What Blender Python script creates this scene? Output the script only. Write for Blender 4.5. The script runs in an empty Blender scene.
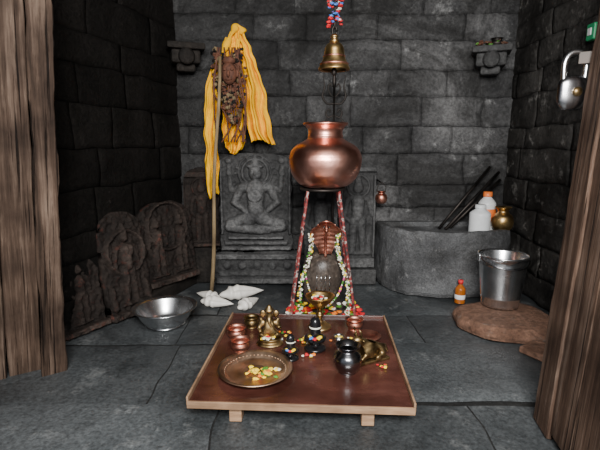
import bpy, bmesh, math, random
import numpy as np
from mathutils import Vector, Matrix, noise
random.seed(7)
C = bpy.context.scene.collection
R = math.radians

# ------------------------------------------------------------------ materials
def newmat(name):
    m = bpy.data.materials.new(name); m.use_nodes = True
    nt = m.node_tree; b = nt.nodes["Principled BSDF"]
    return m, nt, b
def N(nt, t, **kw):
    n = nt.nodes.new(t)
    for k, v in kw.items():
        if k in n.inputs: n.inputs[k].default_value = v
        else: setattr(n, k, v)
    return n
def ramp(nt, fac, stops):
    r = nt.nodes.new('ShaderNodeValToRGB'); e = r.color_ramp.elements
    while len(e) < len(stops): e.new(0.5)
    for i, (p, c) in enumerate(stops):
        e[i].position = p; e[i].color = (c[0], c[1], c[2], 1)
    nt.links.new(fac, r.inputs[0]); return r
def coords(nt, scale=(1,1,1)):
    tc = nt.nodes.new('ShaderNodeTexCoord'); mp = nt.nodes.new('ShaderNodeMapping')
    mp.inputs['Scale'].default_value = scale
    nt.links.new(tc.outputs['Object'], mp.inputs[0]); return mp.outputs[0]
def mix(nt, a, b, fac, mode='MIX'):
    m = nt.nodes.new('ShaderNodeMix'); m.data_type='RGBA'; m.blend_type = mode
    for s, v in ((0,fac),(6,a),(7,b)):
        if hasattr(v,'links'): nt.links.new(v, m.inputs[s])
        else: m.inputs[s].default_value = v if s==0 else (v[0],v[1],v[2],1)
    return m.outputs[2]
def stone(name, c1, c2, c3=None, scale=3, rough=(.55,.85), bump=.35, bdist=.012, attr=False, fine=45, spec=.4, c3r=(.56,.7), c4=None, c4r=(.50,.60)):
    m, nt, b = newmat(name); co = coords(nt)
    n1 = N(nt,'ShaderNodeTexNoise', Scale=scale, Detail=9.0, Roughness=.65)
    n2 = N(nt,'ShaderNodeTexNoise', Scale=fine, Detail=8.0, Roughness=.7)
    n3 = N(nt,'ShaderNodeTexNoise', Scale=scale*3.3, Detail=10.0, Roughness=.75)
    n4 = N(nt,'ShaderNodeTexNoise', Scale=scale*.8, Detail=8.0, Roughness=.75, Distortion=.8)
    for n in (n1,n2,n3,n4): nt.links.new(co, n.inputs['Vector'])
    r1 = ramp(nt, n1.outputs[0], [(.35,c1),(.65,c2)])
    col = r1.outputs[0]
    if c3:
        r3 = ramp(nt, n3.outputs[0], [(c3r[0],(0,0,0)),(c3r[1],(1,1,1))])
        col = mix(nt, col, c3, r3.outputs[0])
    if c4:
        r4 = ramp(nt, n4.outputs[0], [(c4r[0],(0,0,0)),(c4r[1],(.85,.85,.85))])
        col = mix(nt, col, c4, r4.outputs[0])
    r2 = ramp(nt, n2.outputs[0], [(.3,(.4,.4,.4)),(.7,(1.4,1.4,1.4))])
    col = mix(nt, col, r2.outputs[0], 1.0, 'MULTIPLY')
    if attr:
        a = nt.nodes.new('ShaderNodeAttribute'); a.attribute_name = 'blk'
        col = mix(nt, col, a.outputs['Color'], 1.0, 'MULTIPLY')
    nt.links.new(col, b.inputs['Base Color'])
    rr = N(nt,'ShaderNodeMapRange'); rr.inputs[3].default_value=rough[0]; rr.inputs[4].default_value=rough[1]
    nt.links.new(n3.outputs[0], rr.inputs[0]); nt.links.new(rr.outputs[0], b.inputs['Roughness'])
    b.inputs['Specular IOR Level'].default_value = spec
    ad = N(nt,'ShaderNodeMath', operation='ADD'); nt.links.new(n3.outputs[0], ad.inputs[0])
    ml = N(nt,'ShaderNodeMath', operation='MULTIPLY'); ml.inputs[1].default_value=.35
    nt.links.new(n2.outputs[0], ml.inputs[0]); nt.links.new(ml.outputs[0], ad.inputs[1])
    bp = N(nt,'ShaderNodeBump', Strength=bump, Distance=bdist*3)
    nt.links.new(ad.outputs[0], bp.inputs['Height']); nt.links.new(bp.outputs[0], b.inputs['Normal'])
    return m
def metal(name, c1, c2, rough=.25, met=1.0, bump=.1, scale=14, dist=.002):
    m, nt, b = newmat(name); co = coords(nt)
    n = N(nt,'ShaderNodeTexNoise', Scale=scale, Detail=5.0); nt.links.new(co, n.inputs['Vector'])
    r = ramp(nt, n.outputs[0], [(.35,c1),(.65,c2)]); nt.links.new(r.outputs[0], b.inputs['Base Color'])
    rr = N(nt,'ShaderNodeMapRange'); rr.inputs[3].default_value=rough*.7; rr.inputs[4].default_value=rough*1.5
    nt.links.new(n.outputs[0], rr.inputs[0]); nt.links.new(rr.outputs[0], b.inputs['Roughness'])
    b.inputs['Metallic'].default_value = met
    bp = N(nt,'ShaderNodeBump', Strength=bump, Distance=dist)
    nt.links.new(n.outputs[0], bp.inputs['Height']); nt.links.new(bp.outputs[0], b.inputs['Normal'])
    return m
def plain(name, c, rough=.5, met=0, trans=0, var=.15, scale=30, spec=.5):
    m, nt, b = newmat(name); co = coords(nt)
    n = N(nt,'ShaderNodeTexNoise', Scale=scale, Detail=4.0); nt.links.new(co, n.inputs['Vector'])
    d = tuple(x*(1-var) for x in c); l = tuple(min(1,x*(1+var)) for x in c)
    r = ramp(nt, n.outputs[0], [(.3,d),(.7,l)]); nt.links.new(r.outputs[0], b.inputs['Base Color'])
    b.inputs['Roughness'].default_value=rough; b.inputs['Metallic'].default_value=met
    b.inputs['Transmission Weight'].default_value=trans; b.inputs['Specular IOR Level'].default_value=spec
    return m
def wood(name, c1, c2, c3, sc=(14,14,1.1), rough=.8, bump=.6, cracks=False, spec=.4):
    m, nt, b = newmat(name); co = coords(nt, sc)
    n = N(nt,'ShaderNodeTexNoise', Scale=3.0, Detail=10.0, Roughness=.7, Distortion=.3); nt.links.new(co, n.inputs['Vector'])
    co2 = coords(nt); n2 = N(nt,'ShaderNodeTexNoise', Scale=4.0, Detail=6.0); nt.links.new(co2, n2.inputs['Vector'])
    r = ramp(nt, n.outputs[0], [(.3,c1),(.5,c2),(.7,c3)])
    r2 = ramp(nt, n2.outputs[0], [(.3,(.40,.36,.34)),(.7,(1.4,1.35,1.3))])
    col=mix(nt, r.outputs[0], r2.outputs[0], 1.0, 'MULTIPLY'); hgt=n.outputs[0]
    if cracks:
        co3 = coords(nt,(42,42,.7)); n3 = N(nt,'ShaderNodeTexNoise', Scale=1.6, Detail=4.0, Roughness=.6); nt.links.new(co3, n3.inputs['Vector'])
        r3 = ramp(nt, n3.outputs[0], [(.36,(.10,.08,.07)),(.42,(1,1,1))])
        col = mix(nt, col, r3.outputs[0], 1.0, 'MULTIPLY')
        ml = N(nt,'ShaderNodeMath', operation='ADD'); nt.links.new(n.outputs[0], ml.inputs[0]); nt.links.new(r3.outputs[0], ml.inputs[1]); hgt=ml.outputs[0]
    nt.links.new(col, b.inputs['Base Color'])
    b.inputs['Roughness'].default_value=rough; b.inputs['Specular IOR Level'].default_value=spec
    bp = N(nt,'ShaderNodeBump', Strength=bump, Distance=.006)
    nt.links.new(hgt, bp.inputs['Height']); nt.links.new(bp.outputs[0], b.inputs['Normal'])
    return m

M_back = stone('basalt_back', (.028,.028,.029), (.115,.114,.114), (.24,.24,.238), scale=1.5, attr=True, rough=(.45,.8), bump=.8, c3r=(.57,.70), c4=(.013,.0125,.012), c4r=(.47,.60), spec=.28)
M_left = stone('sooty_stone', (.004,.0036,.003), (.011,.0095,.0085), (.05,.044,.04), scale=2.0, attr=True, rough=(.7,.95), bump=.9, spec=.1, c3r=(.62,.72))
M_right= stone('side_stone', (.020,.018,.016), (.075,.071,.066), (.25,.24,.225), scale=2.2, attr=True, rough=(.5,.85), bump=.9, c3r=(.57,.65), c4=(.010,.009,.008), c4r=(.46,.58), spec=.22)
M_floor= stone('slate_floor', (.032,.037,.040), (.10,.108,.112), (.18,.187,.187), scale=1.3, attr=True, rough=(.20,.6), bump=.5, bdist=.006, fine=60, spec=.5, c4=(.018,.020,.021), c4r=(.47,.66))
M_grout= stone('grout', (.008,.008,.008), (.02,.02,.019), scale=6)
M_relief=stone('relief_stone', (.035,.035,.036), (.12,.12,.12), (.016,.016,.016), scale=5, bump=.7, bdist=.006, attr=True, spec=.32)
M_rbase= stone('relief_base_stone', (.022,.022,.022), (.07,.07,.07), (.014,.014,.014), scale=5, bump=.7, bdist=.006, spec=.3)
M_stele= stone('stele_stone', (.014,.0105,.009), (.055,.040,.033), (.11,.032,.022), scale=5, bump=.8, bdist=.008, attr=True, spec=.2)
M_ledge= stone('ledge_stone', (.008,.007,.0065), (.025,.021,.018), scale=5, bump=.6, bdist=.008, spec=.15)
M_trough=stone('trough_stone', (.045,.046,.048), (.145,.148,.152), (.23,.23,.23), scale=2.6, bump=.9, bdist=.006, fine=90, c4=(.028,.027,.026), c4r=(.48,.62), spec=.33)
M_slab = stone('sandstone', (.14,.07,.043), (.30,.165,.11), (.22,.18,.15), scale=6, bump=.8)
M_ling = stone('lingam_stone', (.030,.023,.019), (.10,.08,.066), (.22,.18,.15), scale=7, rough=(.2,.45), bump=.3, bdist=.004)
M_black= plain('black_stone', (.008,.008,.009), rough=.22)
M_copper=metal('copper', (.70,.29,.21), (.92,.49,.39), rough=.29, bump=.4, scale=6, dist=.014)
M_cop2 = metal('old_copper', (.36,.14,.10), (.70,.34,.25), rough=.38)
M_brass= metal('brass', (.30,.19,.07), (.66,.46,.21), rough=.34)
M_obrass=metal('old_brass', (.12,.08,.035), (.38,.27,.13), rough=.40, scale=25)
M_plate= metal('plate_brass', (.32,.21,.14), (.62,.44,.31), rough=.40, scale=10)
M_steel= metal('steel', (.60,.61,.62), (.80,.81,.82), rough=.22, scale=9)
M_dsteel=metal('dark_steel', (.14,.14,.15), (.40,.40,.41), rough=.2, scale=9)
M_iron = metal('iron', (.03,.028,.026), (.07,.06,.055), rough=.5)
M_door = wood('weathered_wood', (.012,.0075,.005), (.050,.033,.024), (.135,.100,.078), cracks=True, sc=(11,11,.6), bump=.9, spec=.15)
M_doorR= wood('weathered_wood_red', (.018,.010,.007), (.075,.048,.035), (.175,.13,.104), cracks=True, sc=(11,11,.6), bump=.9, spec=.15)
M_pole = wood('pole_wood', (.10,.07,.035), (.20,.15,.08), (.30,.23,.13), sc=(20,20,2))
M_ply  = wood('plywood_edge', (.16,.095,.055), (.26,.165,.10), (.35,.24,.15), sc=(2,20,20), rough=.6, bump=.1)
M_top  = wood('table_laminate', (.034,.0115,.0085), (.062,.022,.0165), (.090,.036,.028), sc=(1.2,2.5,2.5), rough=.23, bump=.06, spec=.6)
M_yel  = plain('yellow_cloth', (.82,.43,.002), rough=.9, var=.2, scale=6, spec=.1)
M_white= plain('shell_white', (.70,.67,.62), rough=.4, var=.1)
M_wpl  = plain('white_plastic', (.72,.74,.75), rough=.35, var=.05)
M_orange=plain('orange_plastic', (.85,.20,.04), rough=.4)
M_blue = plain('blue_plastic', (.06,.2,.6), rough=.4)
M_green= plain('green_plastic', (.02,.30,.12), rough=.4)
M_amber= plain('amber_oil', (.32,.09,.012), rough=.1, spec=.8)
M_brown= plain('dried_brown', (.09,.032,.016), rough=.8, var=.5, scale=40)
F_y = plain('petal_yellow', (.85,.58,.02), rough=.7); F_o = plain('petal_orange', (.8,.2,.01), rough=.7)
F_r = plain('petal_red', (.55,.015,.02), rough=.7); F_w = plain('petal_white', (.78,.77,.66), rough=.7); F_g = plain('leaf_green', (.06,.20,.02), rough=.6)
F_p = plain('petal_pink', (.6,.08,.25), rough=.7)
M_wrap, nt, b = newmat('thread_wrapped_rod')
co = coords(nt, (1,1,1)); n = N(nt,'ShaderNodeTexNoise', Scale=28.0, Detail=3.0); nt.links.new(co, n.inputs['Vector'])
r = ramp(nt, n.outputs[0], [(.38,(.02,.015,.015)),(.46,(.17,.018,.018)),(.55,(.22,.03,.026)),(.60,(.42,.35,.32)),(.66,(.05,.025,.025))])
nt.links.new(r.outputs[0], b.inputs['Base Color']); b.inputs['Roughness'].default_value=.7

# ------------------------------------------------------------------ geometry helpers
def mk(name, verts, faces, mat, parent=None, smooth=False, loc=(0,0,0), rot=(0,0,0), mats=None, midx=None):
    me = bpy.data.meshes.new(name); me.from_pydata([tuple(v) for v in verts], [], faces)
    for m in (mats or [mat]): me.materials.append(m)
    if midx is not None: me.polygons.foreach_set('material_index', midx)
    bm = bmesh.new(); bm.from_mesh(me); bmesh.ops.recalc_face_normals(bm, faces=bm.faces); bm.to_mesh(me); bm.free()
    if smooth: me.polygons.foreach_set('use_smooth', [True]*len(me.polygons))
    me.update()
    o = bpy.data.objects.new(name, me); C.objects.link(o); o.location=loc; o.rotation_euler=rot
    if parent: o.parent=parent
    return o
def empty(name, loc=(0,0,0), rot=(0,0,0)):
    o = bpy.data.objects.new(name, None); C.objects.link(o); o.location=loc; o.rotation_euler=rot
    o.empty_display_size=.05; return o
def box(name, c, s, mat, parent=None, rot=(0,0,0), bevel=.004, seg=2):
    x,y,z=[v/2 for v in s]
    v=[(-x,-y,-z),(x,-y,-z),(x,y,-z),(-x,y,-z),(-x,-y,z),(x,-y,z),(x,y,z),(-x,y,z)]
    f=[(0,3,2,1),(4,5,6,7),(0,1,5,4),(1,2,6,5),(2,3,7,6),(3,0,4,7)]
    o=mk(name,v,f,mat,parent,loc=c,rot=rot)
    if bevel:
        m=o.modifiers.new('b','BEVEL'); m.width=bevel; m.segments=seg
    return o
def lathe(name, prof, mat, loc=(0,0,0), seg=48, parent=None, rot=(0,0,0), wob=0, smooth=True, flat=0, scale=(1,1)):
    v=[];f=[]
    n=len(prof)
    for i in range(seg):
        a=2*math.pi*i/seg
        for (r_,z) in prof:
            rr=max(r_,1e-4)*(1+wob*noise.noise(Vector((math.cos(a)*1.5,math.sin(a)*1.5,z*4+3))))
            v.append((rr*math.cos(a)*scale[0],rr*math.sin(a)*scale[1],z))
    for i in range(seg):
        j=(i+1)%seg
        for k in range(n-1): f.append((i*n+k,j*n+k,j*n+k+1,i*n+k+1))
    o=mk(name,v,f,mat,parent,smooth,loc,rot)
    bm=bmesh.new(); bm.from_mesh(o.data); bmesh.ops.remove_doubles(bm,verts=bm.verts,dist=3e-4)
    bmesh.ops.recalc_face_normals(bm,faces=bm.faces); bm.to_mesh(o.data); bm.free()
    return o
def spl(pts, k=6):
    out=[]; n=len(pts)
    P=[Vector(p) for p in pts]
    for i in range(n-1):
        p0=P[max(i-1,0)];p1=P[i];p2=P[i+1];p3=P[min(i+2,n-1)]
        for s in range(k):
            t=s/k
            out.append(.5*((2*p1)+(p2-p0)*t+(2*p0-5*p1+4*p2-p3)*t*t+(3*p1-p0-3*p2+p3)*t**3))
    out.append(P[-1]); return out
def sprof(pts,k=5):
    return [(max(p.x,0),p.y) for p in spl([(a,b_,0) for a,b_ in pts],k)]
def tubegeo(path, rad, seg=10):
    v=[];f=[];n=len(path)
    P=[Vector(p) for p in path]
    up=None
    for i,p in enumerate(P):
        t=(P[min(i+1,n-1)]-P[max(i-1,0)]).normalized()
        if up is None:
            up=t.orthogonal().normalized()
        else:
            up=(up-t*up.dot(t)); up = up.normalized() if up.length>1e-6 else t.orthogonal().normalized()
        bi=t.cross(up)
        r_=rad[min(i,len(rad)-1)] if isinstance(rad,(list,tuple)) else rad
        for s in range(seg):
            a=2*math.pi*s/seg; v.append(p+up*math.cos(a)*r_+bi*math.sin(a)*r_)
    for i in range(n-1):
        for s in range(seg):
            q=(s+1)%seg; f.append((i*seg+s,i*seg+q,(i+1)*seg+q,(i+1)*seg+s))
    f.append(tuple(range(seg))[::-1]); f.append(tuple((n-1)*seg+s for s in range(seg)))
    return v,f
def tube(name, path, rad, mat, parent=None, seg=10, loc=(0,0,0), rot=(0,0,0)):
    v,f=tubegeo(path,rad,seg); return mk(name,v,f,mat,parent,True,loc,rot)
def merge(geos):
    V=[];F=[];I=[]
    for g in geos:
        v,f=g[0],g[1]; m=g[2] if len(g)>2 else 0
        o=len(V); V+=list(v); F+=[tuple(a+o for a in q) for q in f]; I+=[m]*len(f)
    return V,F,I
_ic=bmesh.new(); bmesh.ops.create_icosphere(_ic,subdivisions=2,radius=1); _ic.verts.ensure_lookup_table()
IV=[v.co.copy() for v in _ic.verts]; IF=[tuple(v.index for v in f.verts) for f in _ic.faces]; _ic.free()
def blob(c, s, rough=0, rz=0):
    M=Matrix.Rotation(rz,3,'Z'); c=Vector(c)
    if not hasattr(s,'__len__'): s=(s,s,s)
    v=[]
    for p in IV:
        k=1+rough*noise.noise(p*2.3+c*37)
        v.append(c+M@Vector((p.x*s[0]*k,p.y*s[1]*k,p.z*s[2]*k)))
    return v,IF
def flowers(name, pts, mats, parent=None):
    g=[]
    for (c,r_,mi) in pts:
        v,f=blob(c,(r_,r_,r_*.55),.7,random.random()*6); g.append((v,f,mi))
    V,F,I=merge(g); return mk(name,V,F,None,parent,False,mats=mats,midx=I)
def skin(name, pts, edges, rad, mat, parent=None, loc=(0,0,0), rot=(0,0,0), sub=2):
    me=bpy.data.meshes.new(name); me.from_pydata(pts,edges,[]); me.materials.append(mat)
    o=bpy.data.objects.new(name,me); C.objects.link(o); o.location=loc; o.rotation_euler=rot
    if parent:o.parent=parent
    m=o.modifiers.new('skin','SKIN'); m.use_smooth_shade=True
    for i,r_ in enumerate(rad):
        s=me.skin_vertices[0].data[i]; s.radius=(r_,r_) if not hasattr(r_,'__len__') else r_; s.use_root=(i==0)
    ss=o.modifiers.new('sub','SUBSURF'); ss.levels=sub; ss.render_levels=sub
    return o

def block_wall(name, p0, p1, height, mat, seed, ch=(.17,.26), cw=(.3,.7), gap=.003, prot=.010, z0=0.0, back=.12, dark=None):
    """wall of dressed blocks between p0 and p1 (floor points); visible face is on the LEFT of p0->p1"""
    rnd=random.Random(seed); p0=Vector((*p0,0));p1=Vector((*p1,0)); L=(p1-p0).length; d=(p1-p0)/L
    nrm=Vector((-d.y,d.x,0)); V=[];F=[];col=[]
    def P(s,z,o): return p0+d*s+Vector((0,0,z))+nrm*o
    z=z0
    while z<height-1e-3:
        h=min(rnd.uniform(*ch),height-z)
        if height-z-h<.06:h=height-z
        s=0
        while s<L-1e-3:
            w=min(rnd.uniform(*cw),L-s)
            if L-s-w<.1:w=L-s
            o=rnd.uniform(-prot,0); b_=rnd.uniform(.002,.009)
            n=len(V); nx=max(2,int(w/.03)); nz=max(2,int(h/.03))
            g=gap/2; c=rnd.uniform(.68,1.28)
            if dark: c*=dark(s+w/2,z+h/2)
            for iz in range(nz+1):
                for ix in range(nx+1):
                    fx=ix/nx;fz=iz/nz
                    xs=s+g+(w-2*g)*fx; zs=z+g+(h-2*g)*fz
                    e=(ix in(0,nx)) or (iz in(0,nz))
                    q=P(xs,zs,o)
                    k=.007*noise.noise(q*6)+.008*noise.noise(q*17)
                    off=o+k-(b_*(.3+2.2*abs(noise.noise(q*5+Vector((9,0,0))))) if e else 0)
                    V.append(P(xs+.014*noise.noise(q*8+Vector((5,0,0))),zs+.018*noise.noise(q*5),off))
            for iz in range(nz):
                for ix in range(nx):
                    a=n+iz*(nx+1)+ix; F.append((a,a+1,a+nx+2,a+nx+1)); col.append(c)
            ring=[n+i for i in range(nx+1)]+[n+(i)*(nx+1)+nx for i in range(1,nz+1)]+[n+nz*(nx+1)+i for i in range(nx-1,-1,-1)]+[n+i*(nx+1) for i in range(nz-1,0,-1)]
            m=len(V)
            for r_ in ring: V.append(V[r_]-nrm*.035)
            for i in range(len(ring)):
                j=(i+1)%len(ring); F.append((ring[i],m+i,m+j,ring[j])); col.append(c*.7)
            s+=w
        z+=h
    n=len(V)
    for o in (-.030,-back):
        for (s,zz) in ((0,0),(L,0),(L,height),(0,height)): V.append(P(s,zz,o))
    for q in ((0,1,2,3),(7,6,5,4),(0,4,5,1),(1,5,6,2),(2,6,7,3),(3,7,4,0)): F.append(tuple(n+a for a in q)); col.append(.5)
    me=bpy.data.meshes.new(name); me.from_pydata([tuple(v) for v in V],[],F); me.materials.append(mat)
    ca=me.color_attributes.new('blk','FLOAT_COLOR','CORNER'); arr=[]
    for p,c in zip(me.polygons,col): arr+= [c,c,c,1]*p.loop_total
    ca.data.foreach_set('color',arr)
    me.polygons.foreach_set('use_smooth',[p<len(me.polygons)-6 for p in range(len(me.polygons))])
    o=bpy.data.objects.new(name,me); C.objects.link(o); return o

# ------------------------------------------------------------------ room shell
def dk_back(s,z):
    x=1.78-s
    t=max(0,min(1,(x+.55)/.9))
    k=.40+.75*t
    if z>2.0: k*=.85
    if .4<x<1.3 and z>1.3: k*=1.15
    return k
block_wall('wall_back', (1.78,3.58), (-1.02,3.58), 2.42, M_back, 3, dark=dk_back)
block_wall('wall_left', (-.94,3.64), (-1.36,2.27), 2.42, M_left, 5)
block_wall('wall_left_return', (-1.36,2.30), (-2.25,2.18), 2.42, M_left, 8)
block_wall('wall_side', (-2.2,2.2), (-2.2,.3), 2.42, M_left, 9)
block_wall('wall_right', (1.66,.3), (1.66,3.70), 2.42, M_right, 11, ch=(.15,.24))
V=[];F=[];col=[]
rnd=random.Random(33)
y=-1.3
while y<3.6:
    h=rnd.uniform(.42,.72); x=-2.4+rnd.uniform(-.3,0)
    sl=rnd.uniform(-.05,.05)
    while x<1.8:
        w=rnd.uniform(.6,1.25); g=.004
        k=rnd.uniform(-.12,.12); c=rnd.uniform(.7,1.25); zt=rnd.uniform(-.004,.0)
        nx=20;ny=16;n=len(V)
        for j in range(ny+1):
            for i in range(nx+1):
                fx=g/w+(1-2*g/w)*i/nx; fy=g/h+(1-2*g/h)*j/ny
                xx=x+w*fx; yy=y+h*fy+sl*(xx)
                e=(i in(0,nx)) or (j in(0,ny))
                V.append((xx+.014*noise.noise(Vector((xx*6,yy*6,1))),yy+.014*noise.noise(Vector((xx*6,yy*6,7))), zt+.006*noise.noise(Vector((xx*4,yy*4,0)))-(.005 if e else 0)))
        for j in range(ny):
            for i in range(nx):
                a=n+j*(nx+1)+i;F.append((a,a+1,a+nx+2,a+nx+1));col.append(c)
        x+=w
    y+=h
me=bpy.data.meshes.new('floor'); me.from_pydata(V,[],F); me.materials.append(M_floor)
ca=me.color_attributes.new('blk','FLOAT_COLOR','CORNER'); arr=[]
for p,c in zip(me.polygons,col): arr+=[c,c,c,1]*p.loop_total
ca.data.foreach_set('color',arr)
me.polygons.foreach_set('use_smooth',[True]*len(me.polygons))
fl=bpy.data.objects.new('floor',me); C.objects.link(fl)
box('floor_bed',(-.3,1.1,-.062),(4.4,5.2,.1),M_grout,parent=fl,bevel=0)
box('ceiling',(-.3,2.0,2.48),(4.2,3.5,.12),M_rbase,bevel=0)
box('stone_ledge',(-1.00,3.13,.05),(.16,.72,.10),M_ledge,rot=(0,0,R(-17)),bevel=.012)

# ------------------------------------------------------------------ doors
def plank_leaf(name, mat, length, height, thick, hinge, M4, planks, stile=.14, seed=1, bside=1):
    root=empty(name); root.matrix_world=M4
    rnd=random.Random(seed); g=[]
    def rough_board(x0,x1,y0,y1,z0,z1,wav=.003):
        n=60; v=[];f=[]
        for i in range(n+1):
            z=z0+(z1-z0)*i/n
            a=wav*(noise.noise(Vector((x0*5,z*3,seed)))*2+noise.noise(Vector((x0*5,z*12,seed)))*.7); b_=wav*(noise.noise(Vector((x1*5,z*3.5,seed+3)))*2+noise.noise(Vector((x1*5,z*14,seed)))*.8)
            c=.003*noise.noise(Vector((x0*9,z*6,5)))
            q=[(x0+a,y0+c),(x1+b_,y0-c),(x1+b_,y1),(x0+a,y1)]
            e=.004
            ring=[(q[0][0]+e,q[0][1]),(q[1][0]-e,q[1][1]),(q[1][0],q[1][1]+e),(q[2][0],q[2][1]-e),(q[2][0]-e,q[2][1]),(q[3][0]+e,q[3][1]),(q[3][0],q[3][1]-e),(q[0][0],q[0][1]+e)]
            v+=[(a1,b1,z) for a1,b1 in ring]
        for i in range(n):
            for s in range(8):
                t=(s+1)%8; f.append((i*8+s,i*8+t,i*8+8+t,i*8+8+s))
        f.append(tuple(range(8))); f.append(tuple(n*8+s for s in range(8)))
        return v,f
    x=0; w=(length-stile)/planks
    for i in range(planks):
        g.append(rough_board(x+.0015,x+w-.0015,-.02+rnd.uniform(-.006,.006),.02,rnd.uniform(0,.02),height)); x+=w
    g.append(rough_board(length-stile,length,-thick/2,thick/2,-.01,height,.008))
    for z in (.25,1.05,1.8):
        y0,y1=(.02,.05) if bside>0 else (-.05,-.02)
        g.append(rough_board(.0,length-stile,y0,y1,z,z+.12,.002))
    V,F,I=merge(g); o=mk('planks',V,F,mat,root)
    return root
plank_leaf('door_1',M_door,.95,2.25,.20,None,Matrix.Translation((-2.02,1.60,.02))@Matrix.Rotation(R(3.4),4,'Y')@Matrix.Rotation(R(32),4,'Z'),6,stile=.10,seed=3)
plank_leaf('door_2',M_doorR,.80,2.3,.06,None,Matrix.Translation((.86,.84,.02))@Matrix.Rotation(R(3.0),4,'Y')@Matrix.Rotation(R(81),4,'Z'),4,stile=.13,seed=6,bside=-1)
lt=empty('door_latch',(-1.105,2.06,1.62))
tube('ring',[(.03*math.cos(a),-.03,.03*math.sin(a)) for a in np.linspace(0,2*math.pi,20)],.006,M_iron,lt)
tube('staple',[(-.0,.03,.03),(0,-.035,.03)],.008,M_iron,lt)
pl=empty('padlock',(1.0,1.675,1.29)); pl.scale=(1.25,1.25,1.25)
lathe('lock_body',sprof([(0,-.05),(.025,-.05),(.042,-.03),(.045,0),(.042,.03),(.025,.045),(0,.046)]),M_dsteel,parent=pl,rot=(0,0,0),scale=(1,.45))
tube('shackle',spl([(-.03,0,.03),(-.032,0,.08),(-.02,0,.105),(0,0,.112),(.02,0,.105),(.032,0,.08),(.03,0,.03)]),.008,M_steel,pl)
box('hasp',(.035,-.02,.095),(.07,.006,.035),M_iron,pl,rot=(0,0,R(-30)),bevel=.002)
lathe('keyhole_cover',[(0,0),(.013,0),(.013,.006),(0,.008)],M_obrass,loc=(0,-.02,0),parent=pl,rot=(R(90),0,0))

# ------------------------------------------------------------------ reliefs (carved stone)
def relief(name,w,h,thick,prims,mat,arch=0,nx=100,nz=130,loc=(0,0,0),rot=(0,0,0),rn=.006,seed=0,ks=1.0):
    X=np.zeros((nz+1,nx+1));Z=np.zeros((nz+1,nx+1))
    for j in range(nz+1):
        v=j/nz; hw=w/2
        if arch and v>1-arch: hw=w/2*math.sqrt(max(0.0,1-((v-(1-arch))/(arch*1.03))**2))
        hw*=1+.05*noise.noise(Vector((v*6,seed,0)))
        X[j]=np.linspace(-hw,hw,nx+1); Z[j]=v*h
    H=np.zeros_like(X)
    for p in prims:
        if p[0]=='c':
            _,x1,z1,r1,x2,z2,r2=p[:7]; k=p[7] if len(p)>7 else .8
            dx,dz=x2-x1,z2-z1; L2=dx*dx+dz*dz+1e-9
            t=np.clip(((X-x1)*dx+(Z-z1)*dz)/L2,0,1)
            d2=(X-x1-t*dx)**2+(Z-z1-t*dz)**2; r_=r1+(r2-r1)*t
            q=np.sqrt(np.clip(r_*r_-d2,0,None))*k + (p[8] if len(p)>8 else 0)*(d2<r_*r_)
        elif p[0]=='b':
            _,x0,z0,x1,z1,hh=p
            m=np.minimum(np.minimum(X-x0,x1-X),np.minimum(Z-z0,z1-Z)); q=np.clip(m/.006,0,1)*hh
        elif p[0]=='r':
            _,cx,cz,r0,tw,hh=p; dd=np.abs(np.hypot(X-cx,Z-cz)-r0); q=np.clip(1-(dd/tw)**2,0,1)*hh
        H=np.maximum(H,q)
    H*=ks
    V=[];F=[];cv=[]
    for j in range(nz+1):
        for i in range(nx+1):
            x,z=X[j,i],Z[j,i]; q=Vector((x*14+seed*7,z*14,seed))
            hh=H[j,i]+rn*noise.noise(q)+rn*.8*noise.noise(q*2.7)
            ex=.010*noise.noise(q*1.3) if i in(0,nx) else 0
            V.append((x+ex,-hh,z+(.02*noise.noise(q*.6) if j==nz else 0))); cv.append(min(1.25,.45+H[j,i]/.05*.7))  # crevice shading painted into the vertex colour: low carving darker, raised parts lighter
    for j in range(nz):
        for i in range(nx):
            a=j*(nx+1)+i; F.append((a,a+1,a+nx+2,a+nx+1))
    ring=[i for i in range(nx+1)]+[i*(nx+1)+nx for i in range(1,nz+1)]+[nz*(nx+1)+i for i in range(nx-1,-1,-1)]+[i*(nx+1) for i in range(nz-1,0,-1)]
    n=len(V)
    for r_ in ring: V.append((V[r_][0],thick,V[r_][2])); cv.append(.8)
    for i in range(len(ring)):
        j=(i+1)%len(ring); F.append((ring[i],n+i,n+j,ring[j]))
    F.append(tuple(n+i for i in range(len(ring))))
    o=mk(name,V,F,mat,None,True,loc,rot)
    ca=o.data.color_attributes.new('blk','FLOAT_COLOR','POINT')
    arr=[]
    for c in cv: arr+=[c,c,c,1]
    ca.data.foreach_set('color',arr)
    return o
def stand_fig(x,z,s):
    return [('c',x,z+.86*s,.065*s,x,z+.9*s,.06*s),('c',x,z+.97*s,.045*s,x,z+1.02*s,.02*s),('c',x,z+.7*s,.09*s,x,z+.5*s,.075*s),
      ('c',x-.12*s,z+.73*s,.035*s,x+.12*s,z+.73*s,.035*s),('c',x-.13*s,z+.72*s,.035*s,x-.17*s,z+.5*s,.028*s),('c',x-.17*s,z+.5*s,.028*s,x-.08*s,z+.42*s,.025*s),
      ('c',x+.13*s,z+.72*s,.035*s,x+.18*s,z+.52*s,.028*s),('c',x+.18*s,z+.52*s,.028*s,x+.17*s,z+.72*s,.025*s),
      ('c',x-.05*s,z+.45*s,.06*s,x-.06*s,z+.05*s,.04*s),('c',x+.05*s,z+.45*s,.06*s,x+.07*s,z+.05*s,.04*s),('b',x-.16*s,z,x+.16*s,z+.05*s,.03*s)]
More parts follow.
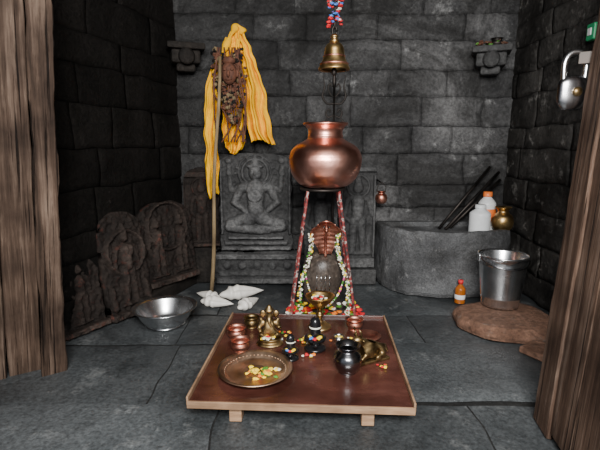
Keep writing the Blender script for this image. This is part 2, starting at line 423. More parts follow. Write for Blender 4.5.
P=[('b',-.275,0,.275,.03,.05),('b',-.25,.04,.25,.075,.035),('b',-.22,.085,.22,.115,.05),
   ('c',0,.60,.052,0,.625,.048,1.0),('c',0,.67,.04,0,.72,.018,.9),('c',-.05,.655,.012,.05,.655,.012,1.2,.02),
   ('c',0,.56,.028,0,.53,.03,1.1),('c',0,.48,.078,0,.36,.06,.85),('c',-.095,.495,.04,.095,.495,.04,.85),('c',0,.33,.07,0,.3,.075,.8),
   ('c',-.11,.49,.036,-.165,.38,.03,1.0),('c',-.165,.38,.03,-.07,.30,.022,1.4),('c',-.07,.30,.022,-.03,.285,.026,1.7),
   ('c',.11,.49,.036,.17,.38,.03,1.0),('c',.17,.38,.03,.09,.31,.022,1.4),
   ('c',-.11,.50,.03,-.19,.47,.022),('c',-.19,.47,.022,-.2,.6,.018),('c',-.2,.6,.026,-.2,.65,.02),
   ('c',.11,.50,.03,.19,.47,.022),('c',.19,.47,.022,.205,.6,.018),('c',.205,.6,.026,.205,.65,.02),
   ('c',-.05,.25,.06,-.19,.20,.052,.95),('c',.05,.25,.06,.19,.20,.052,.95),('c',-.2,.19,.048,.04,.15,.032,1.25),('c',.2,.19,.048,-.02,.165,.032,1.0),
   ('c',.04,.15,.025,.10,.145,.02,1.4),('c',0,.6,.012,0,.622,.008,1,.052),('c',-.02,.622,.009,-.02,.622,.009,1,.045),('c',.02,.622,.009,.02,.622,.009,1,.045),
   ('r',0,.61,.10,.014,.02),('r',0,.61,.13,.008,.012),('r',0,.44,.05,.008,.075)]
P+= [('b',-.275,.12,-.252,.75,.03),('b',.252,.12,.275,.75,.03)]
P+= [('c',-.2,.7,.028,-.2,.7,.028),('c',.2,.7,.028,.2,.7,.028)]
for k in range(9):
    a=math.pi*k/8; P.append(('c',.155*math.cos(a),.60+.12*math.sin(a),.012,.155*math.cos(a),.60+.12*math.sin(a),.012,1.2))
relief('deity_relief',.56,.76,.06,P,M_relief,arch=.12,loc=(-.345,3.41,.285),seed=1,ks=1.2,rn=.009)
P2=[('b',-.33,0,.33,.05,.03),('b',-.31,.06,.31,.10,.012),('b',-.33,.2,.33,.25,.035)]
for i in range(5): P2.append(('c',-.24+i*.12,.15,.035,-.24+i*.12,.15,.035,.6))
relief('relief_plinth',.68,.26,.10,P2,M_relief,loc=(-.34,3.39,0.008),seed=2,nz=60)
P3=stand_fig(0,.03,.5)+[('b',-.15,0,.15,.03,.04),('b',-.15,.55,.15,.6,.03),('b',-.15,.03,-.125,.55,.03),('b',.125,.03,.15,.55,.03),('r',0,.48,.07,.01,.015)]
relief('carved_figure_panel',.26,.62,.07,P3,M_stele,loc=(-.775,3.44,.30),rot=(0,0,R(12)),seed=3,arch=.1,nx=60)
box('carved_panel_base',(-.795,3.46,.15),(.20,.10,.29),M_ledge,bevel=.012)
P4=stand_fig(0,.10,.62)+[('b',-.14,0,.14,.08,.045),('b',-.14,.08,-.115,.74,.03),('b',.115,.08,.14,.74,.03),('b',-.14,.76,.14,.8,.035)]
P4+=[('c',-.09,.12,.025,-.09,.25,.018),('c',.09,.12,.025,.09,.25,.018),('r',0,.65,.085,.012,.018)]
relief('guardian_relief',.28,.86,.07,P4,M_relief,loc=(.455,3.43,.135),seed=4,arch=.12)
box('guardian_relief_base',(.455,3.44,.067),(.30,.16,.125),M_rbase,bevel=.01)
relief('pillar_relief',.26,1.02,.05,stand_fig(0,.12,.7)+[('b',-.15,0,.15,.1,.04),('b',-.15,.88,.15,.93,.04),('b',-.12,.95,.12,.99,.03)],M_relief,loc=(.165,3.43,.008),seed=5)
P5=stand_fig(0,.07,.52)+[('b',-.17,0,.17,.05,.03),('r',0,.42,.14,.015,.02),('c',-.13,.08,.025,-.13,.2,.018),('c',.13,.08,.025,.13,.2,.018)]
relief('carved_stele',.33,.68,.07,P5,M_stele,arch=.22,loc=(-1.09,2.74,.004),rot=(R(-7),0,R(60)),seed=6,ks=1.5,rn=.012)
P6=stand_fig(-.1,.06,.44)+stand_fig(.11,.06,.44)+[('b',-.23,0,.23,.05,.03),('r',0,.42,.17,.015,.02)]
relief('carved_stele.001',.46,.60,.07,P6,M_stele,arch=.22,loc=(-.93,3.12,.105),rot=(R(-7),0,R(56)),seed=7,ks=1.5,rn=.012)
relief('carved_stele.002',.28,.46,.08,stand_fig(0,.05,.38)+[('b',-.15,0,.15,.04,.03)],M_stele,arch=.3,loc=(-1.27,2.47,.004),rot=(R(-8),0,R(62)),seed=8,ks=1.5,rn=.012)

# ------------------------------------------------------------------ corner stone shelves
def bracket(name,loc,rotz,mat,plant=False):
    root=empty(name,loc,(0,0,rotz))
    box('slab',(0,0,.19),(.27,.20,.045),mat,root,bevel=.010)
    box('neck_block',(0,.02,.125),(.21,.15,.10),mat,root,bevel=.018)
    box('lower_block',(0,.04,.05),(.14,.11,.06),mat,root,bevel=.018)
    lathe('boss',sprof([(0,0),(.05,.0),(.06,.02),(.045,.04),(0,.045)],3),mat,loc=(0,-.055,.12),parent=root,rot=(R(90),0,0),seg=20)
    if plant:
        lathe('small_vessel',sprof([(0,0),(.03,0),(.045,.02),(.035,.045),(.045,.055),(0,.05)],3),M_iron,loc=(.03,-.02,.212),parent=root)
        pts=[((random.uniform(-.11,.1),random.uniform(-.08,.04),.217+random.uniform(0,.035)),random.uniform(.010,.020),random.choice([0,0,1,2])) for _ in range(34)]
        flowers('dried_flowers',pts,[M_brown,F_g,M_slab],root)
    return root
bracket('corner_stone_shelf',(1.42,3.44,1.60),R(-20),M_rbase,True)
bracket('corner_stone_shelf.001',(-.85,3.44,1.62),R(20),M_ledge)

# ------------------------------------------------------------------ pole, cloth, dried garlands
tube('wooden_staff',[Vector((-.66,3.13,.005)).lerp(Vector((-.555,3.19,1.70)),t)+Vector((.008*math.sin(t*9),0,0)) for t in np.linspace(0,1,24)],[.015-.004*t for t in np.linspace(0,1,24)],M_pole)
def cloth(name,rows,y,folds,amp,parent,ph=0,nx=80,nz=90):
    V=[];F=[]
    R_=spl([(a,b_,c) for a,b_,c in rows],nz//(len(rows)-1)+1); n=len(R_)
    for j,r_ in enumerate(R_):
        for i in range(nx+1):
            u=i/nx; w=r_.z-r_.y
            x=r_.y+w*u
            t=j/n
            a=amp*(.35+.65*t)
            wn=noise.noise(Vector((u*2.5+ph,t*3,ph)))
            d=a*math.sin(u*folds*6.283+ph+3.5*wn+2*t)+a*.5*math.sin(u*folds*2.7*6.283+t*4+5*wn)
            V.append((x+.018*noise.noise(Vector((t*9,ph,u*.8))),y(r_.x)-d+.02*noise.noise(Vector((u*3,t*8,ph)))+.010*noise.noise(Vector((u*9,t*22,ph))),r_.x+.02*math.sin(u*5+ph)*t+.02*noise.noise(Vector((u*9,t*5,3)))))
    for j in range(n-1):
        for i in range(nx):
            a=j*(nx+1)+i;F.append((a,a+1,a+nx+2,a+nx+1))
    o=mk(name,V,F,M_yel,parent,True)
    m=o.modifiers.new('s','SOLIDIFY'); m.thickness=.003
    return o
yc=empty('yellow_cloth')
cloth('drape_right',[(1.93,-.50,-.42),(1.80,-.52,-.36),(1.6,-.47,-.29),(1.35,-.42,-.23),(1.12,-.37,-.19)],lambda z:3.40,2,.036,yc)
cloth('drape_center',[(1.86,-.54,-.44),(1.6,-.58,-.44),(1.3,-.58,-.43),(1.15,-.58,-.42),(1.05,-.55,-.45)],lambda z:3.39,2,.034,yc,2)
cloth('drape_left',[(1.66,-.65,-.54),(1.45,-.70,-.58),(1.2,-.71,-.60),(.95,-.71,-.61),(.72,-.69,-.62)],lambda z:3.36-.05*(1.66-z),1.3,.026,yc,4)
tube('cloth_knot',spl([(-.62,3.39,1.64),(-.56,3.37,1.76),(-.50,3.38,1.88),(-.45,3.39,1.95),(-.41,3.40,1.90)]),[.02+.012*math.sin(i*.9) for i in range(25)],M_yel,yc)
db=empty('dried_garland_bundle')
g=[];rnd=random.Random(4)
for k in range(16):
    x0=-.58+rnd.uniform(-.05,.03); x1=-.44+rnd.uniform(-.04,.06); zt=1.70+rnd.uniform(-.14,.08); dr_=rnd.uniform(.06,.42)
    nb=int(14+dr_*60)
    for i in range(nb+1):
        t=i/nb; q=4*t*(1-t)
        p=(x0+(x1-x0)*t+.012*rnd.uniform(-1,1), 3.30-.03*q+rnd.uniform(-.015,.015), zt-dr_*q**.8+rnd.uniform(-.008,.008))
        v,f=blob(p,rnd.uniform(.008,.015),.7); g.append((v,f,rnd.choice([0,0,0,1,1,2])))
V,F,I=merge(g); mk('beads',V,F,None,db,mats=[M_brown,M_ledge,M_pole],midx=I)
for k in range(9):
    x0=rnd.uniform(-.60,-.42)
    tube('dry_stem',spl([(x0,3.29,1.78),(x0+rnd.uniform(-.10,.10),3.27,1.5),(x0+rnd.uniform(-.08,.08),3.29,1.3),(x0+rnd.uniform(-.05,.05),3.30,1.12)],5),.006,M_brown,db,6)
g=[]
mc=Vector((-.50,3.26,1.60))
for c_,s_ in (((0,-.01,0),(.055,.04,.08)),((0,-.055,-.01),(.012,.02,.025)),((-.024,-.048,.02),(.014,.01,.009)),((.024,-.048,.02),(.014,.01,.009)),((0,-.045,-.045),(.024,.012,.009)),((-.055,-.01,0),(.014,.012,.03)),((.055,-.01,0),(.014,.012,.03)),((0,-.01,.085),(.05,.035,.03))):
    g.append(blob(mc+Vector(c_),s_,.15))
V,F,I=merge(g); mk('carved_mask',V,F,M_brown,db,True)

# iron trident standing behind the pot
tr=empty('iron_trident',(.25,3.34,0))
tube('shaft',[(0,0,0.005),(0,0,1.52)],.009,M_iron,tr)
tube('center_prong',[(0,0,1.5),(0,0,1.55),(0,0,1.60),(0,0,1.66)],[.008,.016,.012,.002],M_iron,tr)
for s in(-1,1):
    tube('side_prong',spl([(0,0,1.40),(s*.05,0,1.40),(s*.085,0,1.45),(s*.07,0,1.52),(s*.085,0,1.60)],5),[.008]*12+[.007,.007,.007,.006,.005,.004,.003,.002,.001],M_iron,tr)
    tube('scroll',spl([(0,0,1.32),(s*.04,0,1.30),(s*.06,0,1.33),(s*.04,0,1.36),(s*.025,0,1.335)],5),.007,M_iron,tr)
    tube('scroll_low',spl([(0,0,1.26),(s*.05,0,1.22),(s*.075,0,1.26),(s*.05,0,1.29)],5),.007,M_iron,tr)
    tube('scroll_top',spl([(0,0,1.44),(s*.03,0,1.47),(s*.045,0,1.51),(s*.03,0,1.54),(s*.015,0,1.515)],5),.006,M_iron,tr)

# ------------------------------------------------------------------ bell
bell=empty('temple_bell',(.185,2.5,1.50))
lathe('bell_body',sprof([(.064,.003),(.084,0),(.083,.012),(.074,.03),(.06,.06),(.054,.09),(.05,.115),(.036,.135),(.012,.142),(0,.143)],4),M_brass,parent=bell)
lathe('bell_band',[(.0575,.066),(.062,.070),(.0575,.076)],M_cop2,parent=bell)
lathe('bell_band_low',[(.0755,.026),(.080,.031),(.0745,.036)],M_cop2,parent=bell)
lathe('crown',sprof([(.02,.138),(.026,.15),(.016,.162),(.022,.172),(.010,.185),(0,.187)],3),M_brass,parent=bell)
tube('clapper',[(0,0,.12),(0,0,.02),(0,0,-.005),(0,0,-.022),(0,0,-.03)],[.004,.005,.016,.014,.003],M_iron,bell)
g=[]
z=.20;i=0
while z<.90:
    pts=[]
    for a in np.linspace(0,2*math.pi,15):
        x=.012*math.cos(a); zz=.024*math.sin(a)
        pts.append((x,0,z+zz) if i%2==0 else (0,x,z+zz))
    v,f=tubegeo(pts,.0045,6); g.append((v,f,0)); z+=.036; i+=1
V,F,I=merge(g); mk('chain',V,F,M_iron,bell,True)
pts=[]
for k in range(140):
    z=random.uniform(.22,.55); a=random.uniform(0,6.28); rr=.014+.022*abs(math.sin(z*22))
    pts.append(((rr*math.cos(a),rr*math.sin(a),z),random.uniform(.007,.013),random.choice([0,0,0,1,1,2])))
flowers('tassel_garland',pts,[F_r,M_blue,F_w],bell)

# ------------------------------------------------------------------ copper pot and stand
CX,CY=.155,2.76
pot=empty('copper_water_pot',(CX,CY,.842))
prof=sprof([(0,0),(.10,.0),(.138,.008),(.172,.03),(.205,.075),(.222,.125),(.226,.165)],4)+[(.226,.178)]+sprof([(.223,.188),(.218,.205),(.203,.233),(.173,.260),(.13,.283),(.112,.296)],4)+sprof([(.106,.302),(.108,.312),(.104,.33),(.108,.352),(.124,.372),(.136,.380)],4)+[(.139,.386),(.136,.392),(.126,.388)]+sprof([(.10,.352),(.096,.33),(.098,.30),(.17,.25),(.2,.17),(.15,.04),(0,.015)],4)
lathe('pot_body',prof,M_copper,parent=pot,seg=72,wob=.025)
st=empty('pot_stand',(CX-.012,CY,0))
def ringpts(r_,z,n=49): return [(r_*math.cos(a),r_*math.sin(a),z) for a in np.linspace(0,2*math.pi,n)]
tube('top_ring',ringpts(.135,.830),.009,M_iron,st)
box('top_bar',(0,0,.826),(.27,.022,.01),M_iron,st,bevel=.002)
box('top_bar_cross',(0,0,.826),(.022,.27,.01),M_iron,st,bevel=.002)
for k,(sx,sy) in enumerate(((-1,-1),(1,-1),(1,1),(-1,1))):
    tube('leg_%d'%(k+1),[Vector((sx*.095,sy*.095,.825)).lerp(Vector((sx*.205,sy*.17,.005)),t) for t in np.linspace(0,1,20)],.009,M_wrap,st)

# ------------------------------------------------------------------ lingam, cobra, garland
lg=empty('shiva_lingam',(CX-.01,2.77,0))
lathe('yoni_base',sprof([(0,0),(.12,0),(.155,.015),(.16,.035),(.145,.05),(.15,.065),(.13,.078),(0,.08)],3),M_ling,parent=lg,seg=40,wob=.02)
lathe('linga_shaft',sprof([(.112,.07),(.118,.12),(.126,.2),(.127,.28),(.121,.34),(.10,.385),(.065,.415),(.03,.428),(0,.43)],4),M_ling,parent=lg,seg=48,wob=.03)
for dx in (-.04,-.013,.013,.04):
    tube('silver_mark',[(dx,-math.sqrt(.129**2-dx*dx),z) for z in (.20,.235,.27,.30)],.003,M_steel,lg,6)
cb=empty('copper_cobra',(CX+.005,2.70,.425))
V=[];F=[];nu=28;nv=28
WS=spl([(a,0,0) for a in [.040,.046,.058,.076,.094,.102,.098,.082,.052]],4)
for j in range(nv+1):
    t=j/nv
    hw=WS[int(round(t*(len(WS)-1)))].x
    for i in range(nu+1):
        u=i/nu*2-1
        V.append((hw*u,-.05*t*t-.045*u*u*(t*.7+.3)+.0020*math.sin(t*50),.205*t+.016*(1-u*u)*t))
for j in range(nv):
    for i in range(nu):
        a=j*(nu+1)+i;F.append((a,a+1,a+nu+2,a+nu+1))
hd=mk('hood',V,F,M_cop2,cb,True); m=hd.modifiers.new('s','SOLIDIFY'); m.thickness=.005
tube('neck',spl([(0,-.004,-.02),(0,-.008,.06),(0,-.024,.13),(0,-.05,.175),(0,-.085,.185),(0,-.115,.165)],4),[.010]*8+[.010]*5+[.014,.018,.020,.019,.016,.011,.005],M_cop2,cb)
tube('coil',spl([(0,.0,-.0),(.01,.06,.02),(.03,.13,-.01),(.04,.20,-.12),(.02,.24,-.27),(-.04,.24,-.35)],6),[.014]*20+[.012,.011,.010,.009,.008,.007,.006,.005,.004,.003,.002],M_cop2,cb)
for s in(-1,1): mk('eye',*blob((s*.016,-.100,.188),.005),M_black,cb)
g=[];rnd=random.Random(9)
path=spl([(-.145,-.06,.0),(-.150,-.05,.12),(-.135,-.02,.24),(-.10,-.01,.33),(-.08,0,.42),(-.085,0,.50)],22)+spl([(.085,.0,.50),(.08,0,.42),(.10,-.01,.33),(.135,-.02,.24),(.15,-.05,.1),(.145,-.06,0)],22)
for p in path:
    for k in range(2):
        q=p+Vector((rnd.uniform(-.012,.012),rnd.uniform(-.010,.010),rnd.uniform(-.009,.009)))
        v,f=blob(q,rnd.uniform(.0035,.007),.7); g.append((v,f,rnd.choice([0,0,0,1,2,4])))
path=spl([(-.12,-.03,.27),(-.08,-.085,.14),(0,-.10,.07),(.08,-.085,.14),(.13,-.03,.26)],14)
for p in path:
    v,f=blob(p,rnd.uniform(.004,.007),.6); g.append((v,f,rnd.choice([0,0,3,1,2])))
V,F,I=merge(g); mk('flower_garland',V,F,None,mats=[F_w,F_y,F_g,F_p,M_brown],midx=I,loc=(CX-.005,2.65,.06))
pts=[]
for k in range(200):
    a=random.uniform(0,6.28); rr=random.uniform(.16,.25)
    x=rr*math.cos(a); y_=-abs(rr*math.sin(a))*.75
    pts.append(((CX+x,2.70+y_+.0,.02+random.uniform(0,.14)*(1-(rr-.15)/.12)),random.uniform(.010,.020),random.choice([0,0,1,2,2,2,3,4,4])))
flowers('marigold_heap',pts,[F_y,F_o,F_r,F_w,F_g])

# ------------------------------------------------------------------ offering table
TZ=.10
tb=empty('offering_table',(.022,2.02,0),(0,0,R(-3)))
box('top_board',(0,0,TZ-.012),(.885,.885,.020),M_top,tb,bevel=.002)
box('front_strip',(0,-.447,TZ-.017),(.90,.010,.030),M_ply,tb,bevel=.002)
box('side_rim_left',(-.4475,0,TZ-.001),(.009,.90,.038),M_ply,tb,bevel=.002)
box('side_rim_right',(.4475,0,TZ-.001),(.009,.90,.038),M_ply,tb,bevel=.002)
box('back_rim',(0,.4475,TZ-.003),(.90,.009,.034),M_top,tb,bevel=.002)
box('under_batten',(0,-.40,TZ-.030),(.84,.05,.018),M_ply,tb,bevel=.002)
for k,(x,y_) in enumerate(((-.26,-.40),(.27,-.40),(-.26,.38),(.27,.38))):
    box('leg_%d'%(k+1),(x,y_,.037),(.05,.06,.072),M_ply,tb,bevel=.003)
Z0=TZ-.0018
def T(name,prof,mat,x,y,**k): return lathe(name,prof,mat,loc=(x,y,Z0),**k)
pp=[(0,0),(.10,0),(.125,.004),(.15,.02),(.162,.026),(.166,.024),(.166,.029),(.150,.026),(.124,.009),(.118,.006),(.06,.005),(.055,.008),(.05,.005),(0,.005)]
pt=T('brass_plate',pp,M_plate,-.20,1.82,seg=64)
pg=[blob((.137*math.cos(a),.137*math.sin(a),.0165),(.004,.004,.003)) for a in np.linspace(0,6.283,49)[:-1]]
V,F,I=merge(pg); mk('rim_beading',V,F,M_plate,pt,True)
pts=[((-.20+random.gauss(.03,.035),1.79+random.gauss(0,.022),Z0+.012+random.uniform(0,.012)),random.uniform(.006,.013),random.choice([0,0,0,1,2,3])) for _ in range(42)]
flowers('flower_petals',pts,[F_y,F_w,F_g,F_o])
def cup(name,x,y,r_,h,mat,k=1):
    return T(name,sprof([(0,0),(r_*.6,0),(r_*.68,h*.06),(r_*.62,h*.12),(r_*.9,h*.45),(r_*.86,h*.72),(r_*.8,h*.8),(r_*1.0,h)],4)+[(r_*1.02,h*1.01),(r_*.96,h*1.0)]+sprof([(r_*.75,h*.8),(r_*.82,h*.5),(r_*.5,h*.1),(0,h*.08)],4),mat,x,y)
cup('copper_cup',-.295,2.03,.050,.062,M_cop2); cup('copper_cup.001',-.335,2.18,.052,.06,M_cop2); cup('copper_cup.002',-.27,2.32,.045,.06,M_obrass)
cup('copper_cup.003',.30,2.29,.05,.06,M_cop2)
T('copper_saucer',[(0,0),(.04,0),(.065,.015),(.07,.02),(.068,.022),(.045,.008),(0,.006)],M_cop2,.355,2.17)
T('steel_lota',sprof([(0,0),(.038,0),(.042,.008),(.056,.03),(.064,.055),(.060,.08),(.046,.098),(.040,.106),(.046,.118),(.056,.126)],5)+[(.057,.129),(.053,.128)]+sprof([(.04,.112),(.036,.104),(.052,.08),(.056,.055),(.03,.01),(0,.008)],4),M_dsteel,.213,1.83,seg=56)
cup('steel_cup',.20,2.13,.028,.035,M_steel)
T('brass_pedestal_lamp',sprof([(0,0),(.06,0),(.064,.01),(.045,.022),(.02,.035),(.014,.06),(.024,.075),(.014,.09),(.016,.11),(.03,.125),(.06,.15),(.080,.178)],5)+[(.084,.184),(.080,.186)]+sprof([(.074,.178),(.05,.152),(.0,.14)],4),M_brass,.11,2.32)
flowers('lamp_flowers',[((.11+random.gauss(0,.022),2.32+random.gauss(0,.02),Z0+.165+random.uniform(0,.015)),random.uniform(.008,.013),random.choice([0,1,2])) for _ in range(12)],[F_y,F_r,F_w])
def mini(name,x,y,s):
    root=empty(name,(x,y,Z0))
    lathe('base',sprof([(0,0),(.042*s,0),(.045*s,.012*s),(.028*s,.022*s),(.026*s,.034*s),(.044*s,.044*s),(.046*s,.056*s),(.02*s,.062*s),(0,.062*s)],3),M_black,parent=root)
    lathe('linga',sprof([(.023*s,.055*s),(.025*s,.09*s),(.023*s,.125*s),(.014*s,.142*s),(0,.148*s)],4),M_black,parent=root)
    tube('spout',[(0,-.03*s,.05*s),(0,-.075*s,.047*s)],[.016*s,.007*s],M_black,root)
    lathe('stripe',[(.0255*s,.10*s),(.0268*s,.103*s),(.0255*s,.107*s)],F_w,parent=root)
    flowers('offering',[((.02*s*math.cos(a),.02*s*math.sin(a)-.02*s,.064*s),.010*s,k%3) for k,a in enumerate(np.linspace(0,5.5,7))],[F_y,M_blue,F_r],root)
mini('black_linga_idol',.075,2.05,1.15); mini('black_linga_idol.001',-.045,1.95,.85)
gn=empty('brass_ganesha_idol',(-.155,2.11,Z0)); gn.scale=(.92,.92,.86)
lathe('lotus_base',sprof([(0,0),(.07,0),(.072,.01),(.055,.02),(.066,.035),(.06,.042),(0,.043)],3),M_obrass,parent=gn,scale=(1,.75))
skin('body',[(0,0,.06),(0,-.008,.09),(0,0,.13),(0,-.004,.165),(0,-.01,.19),
 (-.045,-.02,.058),(.005,-.05,.052),(.045,-.02,.06),(-.01,-.048,.056),
 (-.04,0,.135),(-.058,-.01,.105),(-.045,-.04,.09),(.04,0,.135),(.058,-.01,.105),(.05,-.035,.125),
 (0,-.038,.18),(.004,-.048,.15),(.018,-.046,.125),(-.05,.005,.165),(.05,.005,.165)],
 [(0,1),(1,2),(2,3),(3,4),(0,5),(5,6),(0,7),(7,8),(2,9),(9,10),(10,11),(2,12),(12,13),(13,14),(4,15),(15,16),(16,17),(9,18),(12,19)],
 [.035,.040,.034,.022,.028,.02,.013,.02,.013,.015,.013,.010,.015,.013,.010,.014,.010,.007,.008,.008],M_obrass,gn)
for s in(-1,1): mk('ear',*blob((s*.036,-.004,.19),(.018,.006,.024)),M_obrass,gn,True)
lathe('crown',sprof([(.024,.21),(.026,.218),(.016,.232),(.008,.245),(0,.25)],3),M_obrass,loc=(0,-.01,0),parent=gn)
flowers('idol_flowers',[((random.uniform(-.05,.05),-.05+random.uniform(-.02,.02),.05+random.uniform(0,.02)),.012,k%3) for k in range(9)],[F_y,F_w,F_r],gn)
nd=empty('brass_nandi_bull',(.335,1.94,Z0),(0,0,R(205))); nd.scale=(1.12,1.12,1.2)
box('base',(0,0,.006),(.15,.07,.012),M_obrass,nd,bevel=.003)
skin('body',[(-.05,0,.045),(-.015,0,.048),(.025,0,.055),(.035,0,.075),(.055,0,.09),(.070,0,.098),(.092,0,.086),
 (-.04,.025,.025),(-.005,.036,.020),(-.03,.036,.016),(-.04,-.025,.025),(-.005,-.036,.020),(-.03,-.036,.016),
 (.035,.018,.03),(.065,.024,.02),(.045,.024,.016),(.035,-.018,.03),(.068,-.024,.02),(.09,-.022,.017),(-.07,0,.05),(-.078,.012,.025),(.012,0,.080)],
 [(0,1),(1,2),(2,3),(3,4),(4,5),(5,6),(0,7),(7,8),(8,9),(0,10),(10,11),(11,12),(2,13),(13,14),(14,15),(2,16),(16,17),(17,18),(0,19),(19,20),(2,21)],
 [.030,.032,.030,.022,.019,.020,.012,.018,.010,.007,.018,.010,.007,.014,.009,.007,.014,.009,.007,.008,.004,.014],M_obrass,nd)
for s in(-1,1):
    tube('horn',spl([(.066,s*.012,.112),(.064,s*.024,.122),(.070,s*.024,.138),(.074,s*.018,.146)],4),[.005]*5+[.004]*4+[.003,.002,.002,.001],M_obrass,nd)
    mk('ear',*blob((.06,s*.027,.102),(.006,.013,.006)),M_obrass,nd,True)
pts=[]
for (cx,cy,n_,s_) in ((.38,1.86,8,.012),(.0,2.13,20,.035),(-.10,2.2,12,.03),(.22,2.14,6,.03),(.05,1.96,5,.02)):
    for k in range(n_): pts.append(((cx+random.gauss(0,s_),cy+random.gauss(0,s_*.7),Z0+.006+random.uniform(0,.008)),random.uniform(.005,.010),random.choice([0,0,1,2,3,4])))
flowers('scattered_flowers',pts,[F_y,F_w,F_r,F_g,F_o])

# ------------------------------------------------------------------ left floor items
lathe('steel_bowl',sprof([(0,0),(.11,0),(.118,.006),(.13,.02),(.155,.06),(.17,.095),(.178,.103)],5)+[(.195,.108),(.197,.112),(.192,.113)]+sprof([(.172,.106),(.15,.065),(.12,.012),(.10,.008),(0,.008)],5),M_steel,loc=(-.84,2.60,.004),seg=64)
def conch(name,loc,rz,s,tilt=0):
    v=[];f=[];n=46;seg=22
    for i in range(n+1):
        t=i/n; x=(t-.5)*.26*s
        r_=s*.050*(math.sin(math.pi*min(1,t*1.02))**.8)*(1.25-.9*t if t<.6 else .71-.35*(t-.6))*1.0+.002
        r_*=1+.10*math.sin(t*34)*(1 if t<.45 else .15)
        for k in range(seg):
            a=2*math.pi*k/seg; b_=1+.25*max(0,math.cos(a-1.2))*(t>.2)
            if abs(a-2.2)<.35 and .3<t<.85: b_*=.7
            v.append((x,r_*b_*math.cos(a),r_*b_*math.sin(a)*.8))
    for i in range(n):
        for k in range(seg):
            q=(k+1)%seg; f.append((i*seg+k,i*seg+q,i*seg+seg+q,i*seg+seg+k))
    f.append(tuple(range(seg))); f.append(tuple(n*seg+k for k in range(seg)))
    zmin=min(p[2] for p in v)
    v=[(a,b_,c-zmin) for a,b_,c in v]
    return mk(name,v,f,M_white,None,True,(loc[0],loc[1],.003),(0,0,rz))
conch('conch_shell',(-.66,3.02),R(150),.85); conch('conch_shell.001',(-.57,2.87),R(-15),.95); conch('conch_shell.002',(-.42,3.04),R(20),1.25); conch('conch_shell.003',(-.35,2.86),R(60),.9)

# ------------------------------------------------------------------ stone trough (D-plan) against back wall
V=[];F=[]
nA=80; cx,cy=1.12,3.535; rx,ry,th=.505,.50,.055
def ringv(rx_,ry_,z,yb):
    out=[]
    for i in range(nA+1):
        a=math.pi+math.pi*i/nA
        k=1+.018*noise.noise(Vector((math.cos(a)*3,math.sin(a)*3,z*4)))+.010*noise.noise(Vector((math.cos(a)*11,math.sin(a)*11,z*12)))
        ca,sa=math.cos(a),math.sin(a); e=.74
        out.append((cx+rx_*k*math.copysign(abs(ca)**e,ca),min(yb,cy+ry_*k*math.copysign(abs(sa)**e,sa)),z+.009*noise.noise(Vector((math.cos(a)*5,math.sin(a)*5,z)))))
    return out
levels=[(rx*.97,ry*.97,.010,cy)]+[(rx*(.985+.015*min(1,z/.1)),ry,z,cy) for z in np.linspace(.04,.46,12)]+[(rx*.99,ry*.99,.482,cy),(rx*.975,ry*.98,.492,cy),(rx-th*.9,ry-th*.9,.492,cy-th),(rx-th,ry-th,.484,cy-th),(rx-th*1.1,ry-th*1.1,.455,cy-th),(.02,.02,.455,cy-th)]
for l in levels: V+=ringv(*l)
m_=nA+1
for l in range(len(levels)-1):
    for i in range(nA): F.append((l*m_+i,l*m_+i+1,(l+1)*m_+i+1,(l+1)*m_+i))
    F.append((l*m_+nA,l*m_,(l+1)*m_,(l+1)*m_+nA))
F.append(tuple(range(m_)))
mk('stone_trough',V,F,M_trough)
TR=.459
def jar(name,x,y,r_,h,mat,capmat,body2=None):
    root=empty(name,(x,y,TR))
    lathe('body',sprof([(0,0),(r_*.9,0),(r_,.012),(r_,h*.35),(r_,h*.62),(r_*.93,h*.72),(r_*.5,h*.84),(r_*.42,h*.88)],4)+[(0,h*.88)],mat,parent=root)
    lathe('cap',[(0,h*.87),(r_*.5,h*.87),(r_*.52,h*.89),(r_*.5,h),(0,h)],capmat,parent=root)
    if body2: lathe('label',[(r_*1.0,h*.22),(r_*1.02,h*.23),(r_*1.02,h*.55),(r_*1.0,h*.56)],body2,parent=root)
jar('white_plastic_jar',1.33,3.21,.075,.21,M_wpl,M_wpl,None)
jar('orange_white_bottle',1.44,3.36,.065,.29,M_wpl,M_orange,M_orange)
root=lathe('brass_lota',sprof([(0,.0),(.045,0),(.05,.01),(.07,.04),(.078,.08),(.068,.12),(.042,.145),(.036,.16),(.05,.178),(.060,.186)],4)+[(.058,.19)]+sprof([(.035,.165),(.034,.15),(.06,.11),(.05,.03),(0,.015)],3),M_brass,loc=(1.51,3.235,TR+.001))
rd=empty('iron_rods')
for k,(a,b_) in enumerate((((1.08,3.36,.462),(1.50,3.50,.93)),((1.12,3.33,.462),(1.57,3.49,.89)),((1.17,3.38,.462),(1.59,3.50,.83)))):
    tube('rod_%d'%(k+1),[a,b_],.012,M_iron,rd)
hv=empty('hanging_copper_vessel',(.62,3.34,.66))
lathe('vessel',sprof([(0,0),(.03,.005),(.045,.035),(.04,.065),(.025,.08),(.034,.095)],4)+[(.03,.095),(.02,.08),(0,.02)],M_cop2,parent=hv)
tube('bail',spl([(-.03,0,.09),(-.03,0,.13),(0,0,.16),(.03,0,.13),(.03,0,.09)],4),.003,M_iron,hv)
tube('peg',[(0,.22,.165),(0,-.01,.158)],.006,M_iron,hv)

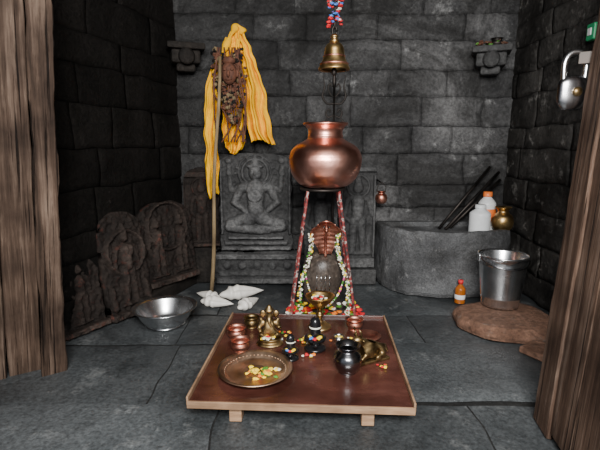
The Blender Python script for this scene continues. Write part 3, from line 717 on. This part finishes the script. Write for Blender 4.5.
# ------------------------------------------------------------------ bucket on sandstone slab, bottle, board
lathe('sandstone_slab',sprof([(0,0),(.26,0),(.295,.015),(.30,.045),(.28,.07),(.24,.08),(0,.082)],4),M_slab,loc=(1.25,2.56,.004),seg=60,wob=.16,scale=(1.0,.86))
bk=empty('steel_bucket',(1.285,2.70,.087))
lathe('body',[(0,.012),(.10,.012),(.104,0),(.112,0),(.114,.02),(.119,.06),(.121,.064),(.12,.07),(.140,.27),(.143,.278),(.141,.285),(.147,.325),(.155,.328),(.156,.335),(.149,.337),(.142,.325),(.112,.03),(0,.025)],M_steel,parent=bk,seg=64)
tube('handle',[(.152*math.cos(a),-.152*math.sin(a),.322-.05*math.sin(a)) for a in np.linspace(0,math.pi,24)],.004,M_dsteel,bk)
for s in(-1,1): box('ear',(s*.153,0,.315),(.012,.04,.04),M_steel,bk,bevel=.003)
ob=empty('oil_bottle',(1.13,2.97,.004))
lathe('body',sprof([(0,0),(.033,0),(.036,.01),(.036,.09),(.03,.11),(.014,.13),(.013,.14)],4)+[(0,.14)],M_amber,parent=ob)
lathe('cap',[(0,.138),(.017,.138),(.017,.165),(0,.166)],F_r,parent=ob)
lathe('label',[(.0362,.03),(.037,.032),(.037,.06),(.0362,.062)],M_wpl,parent=ob)
box('wooden_plank',(1.33,2.10,.022),(.34,.16,.035),M_slab,rot=(0,0,R(-60)),bevel=.006)
sw=empty('green_wall_box',(1.632,2.6,1.72))
box('housing',(0,0,0),(.04,.07,.09),M_green,sw,bevel=.008); box('rocker',(-.022,0,0),(.008,.03,.04),M_wpl,sw,bevel=.003)

# ------------------------------------------------------------------ light (daylight through the open doorway) & camera
def area(name,loc,target,sx,sy,e,col):
    l=bpy.data.lights.new(name,'AREA'); l.shape='RECTANGLE'; l.size=sx; l.size_y=sy; l.energy=e; l.color=col
    o=bpy.data.objects.new(name,l); C.objects.link(o); o.location=loc
    o.rotation_euler=(Vector(target)-Vector(loc)).to_track_quat('-Z','Y').to_euler(); return o
area('doorway_daylight',(.1,-.6,2.05),(.25,2.8,.4),1.3,1.0,265,(1.0,.98,.95))
w=bpy.data.worlds.new('World'); bpy.context.scene.world=w; w.use_nodes=True
w.node_tree.nodes['Background'].inputs[0].default_value=(.82,.88,1,1); w.node_tree.nodes['Background'].inputs[1].default_value=.5
cd=bpy.data.cameras.new('camera'); cd.lens=26.4; cd.sensor_width=36; cd.clip_start=.05
co_=bpy.data.objects.new('camera',cd); C.objects.link(co_); co_.location=(0,0,1.1); co_.rotation_euler=(R(79.7),0,0)
bpy.context.scene.camera=co_
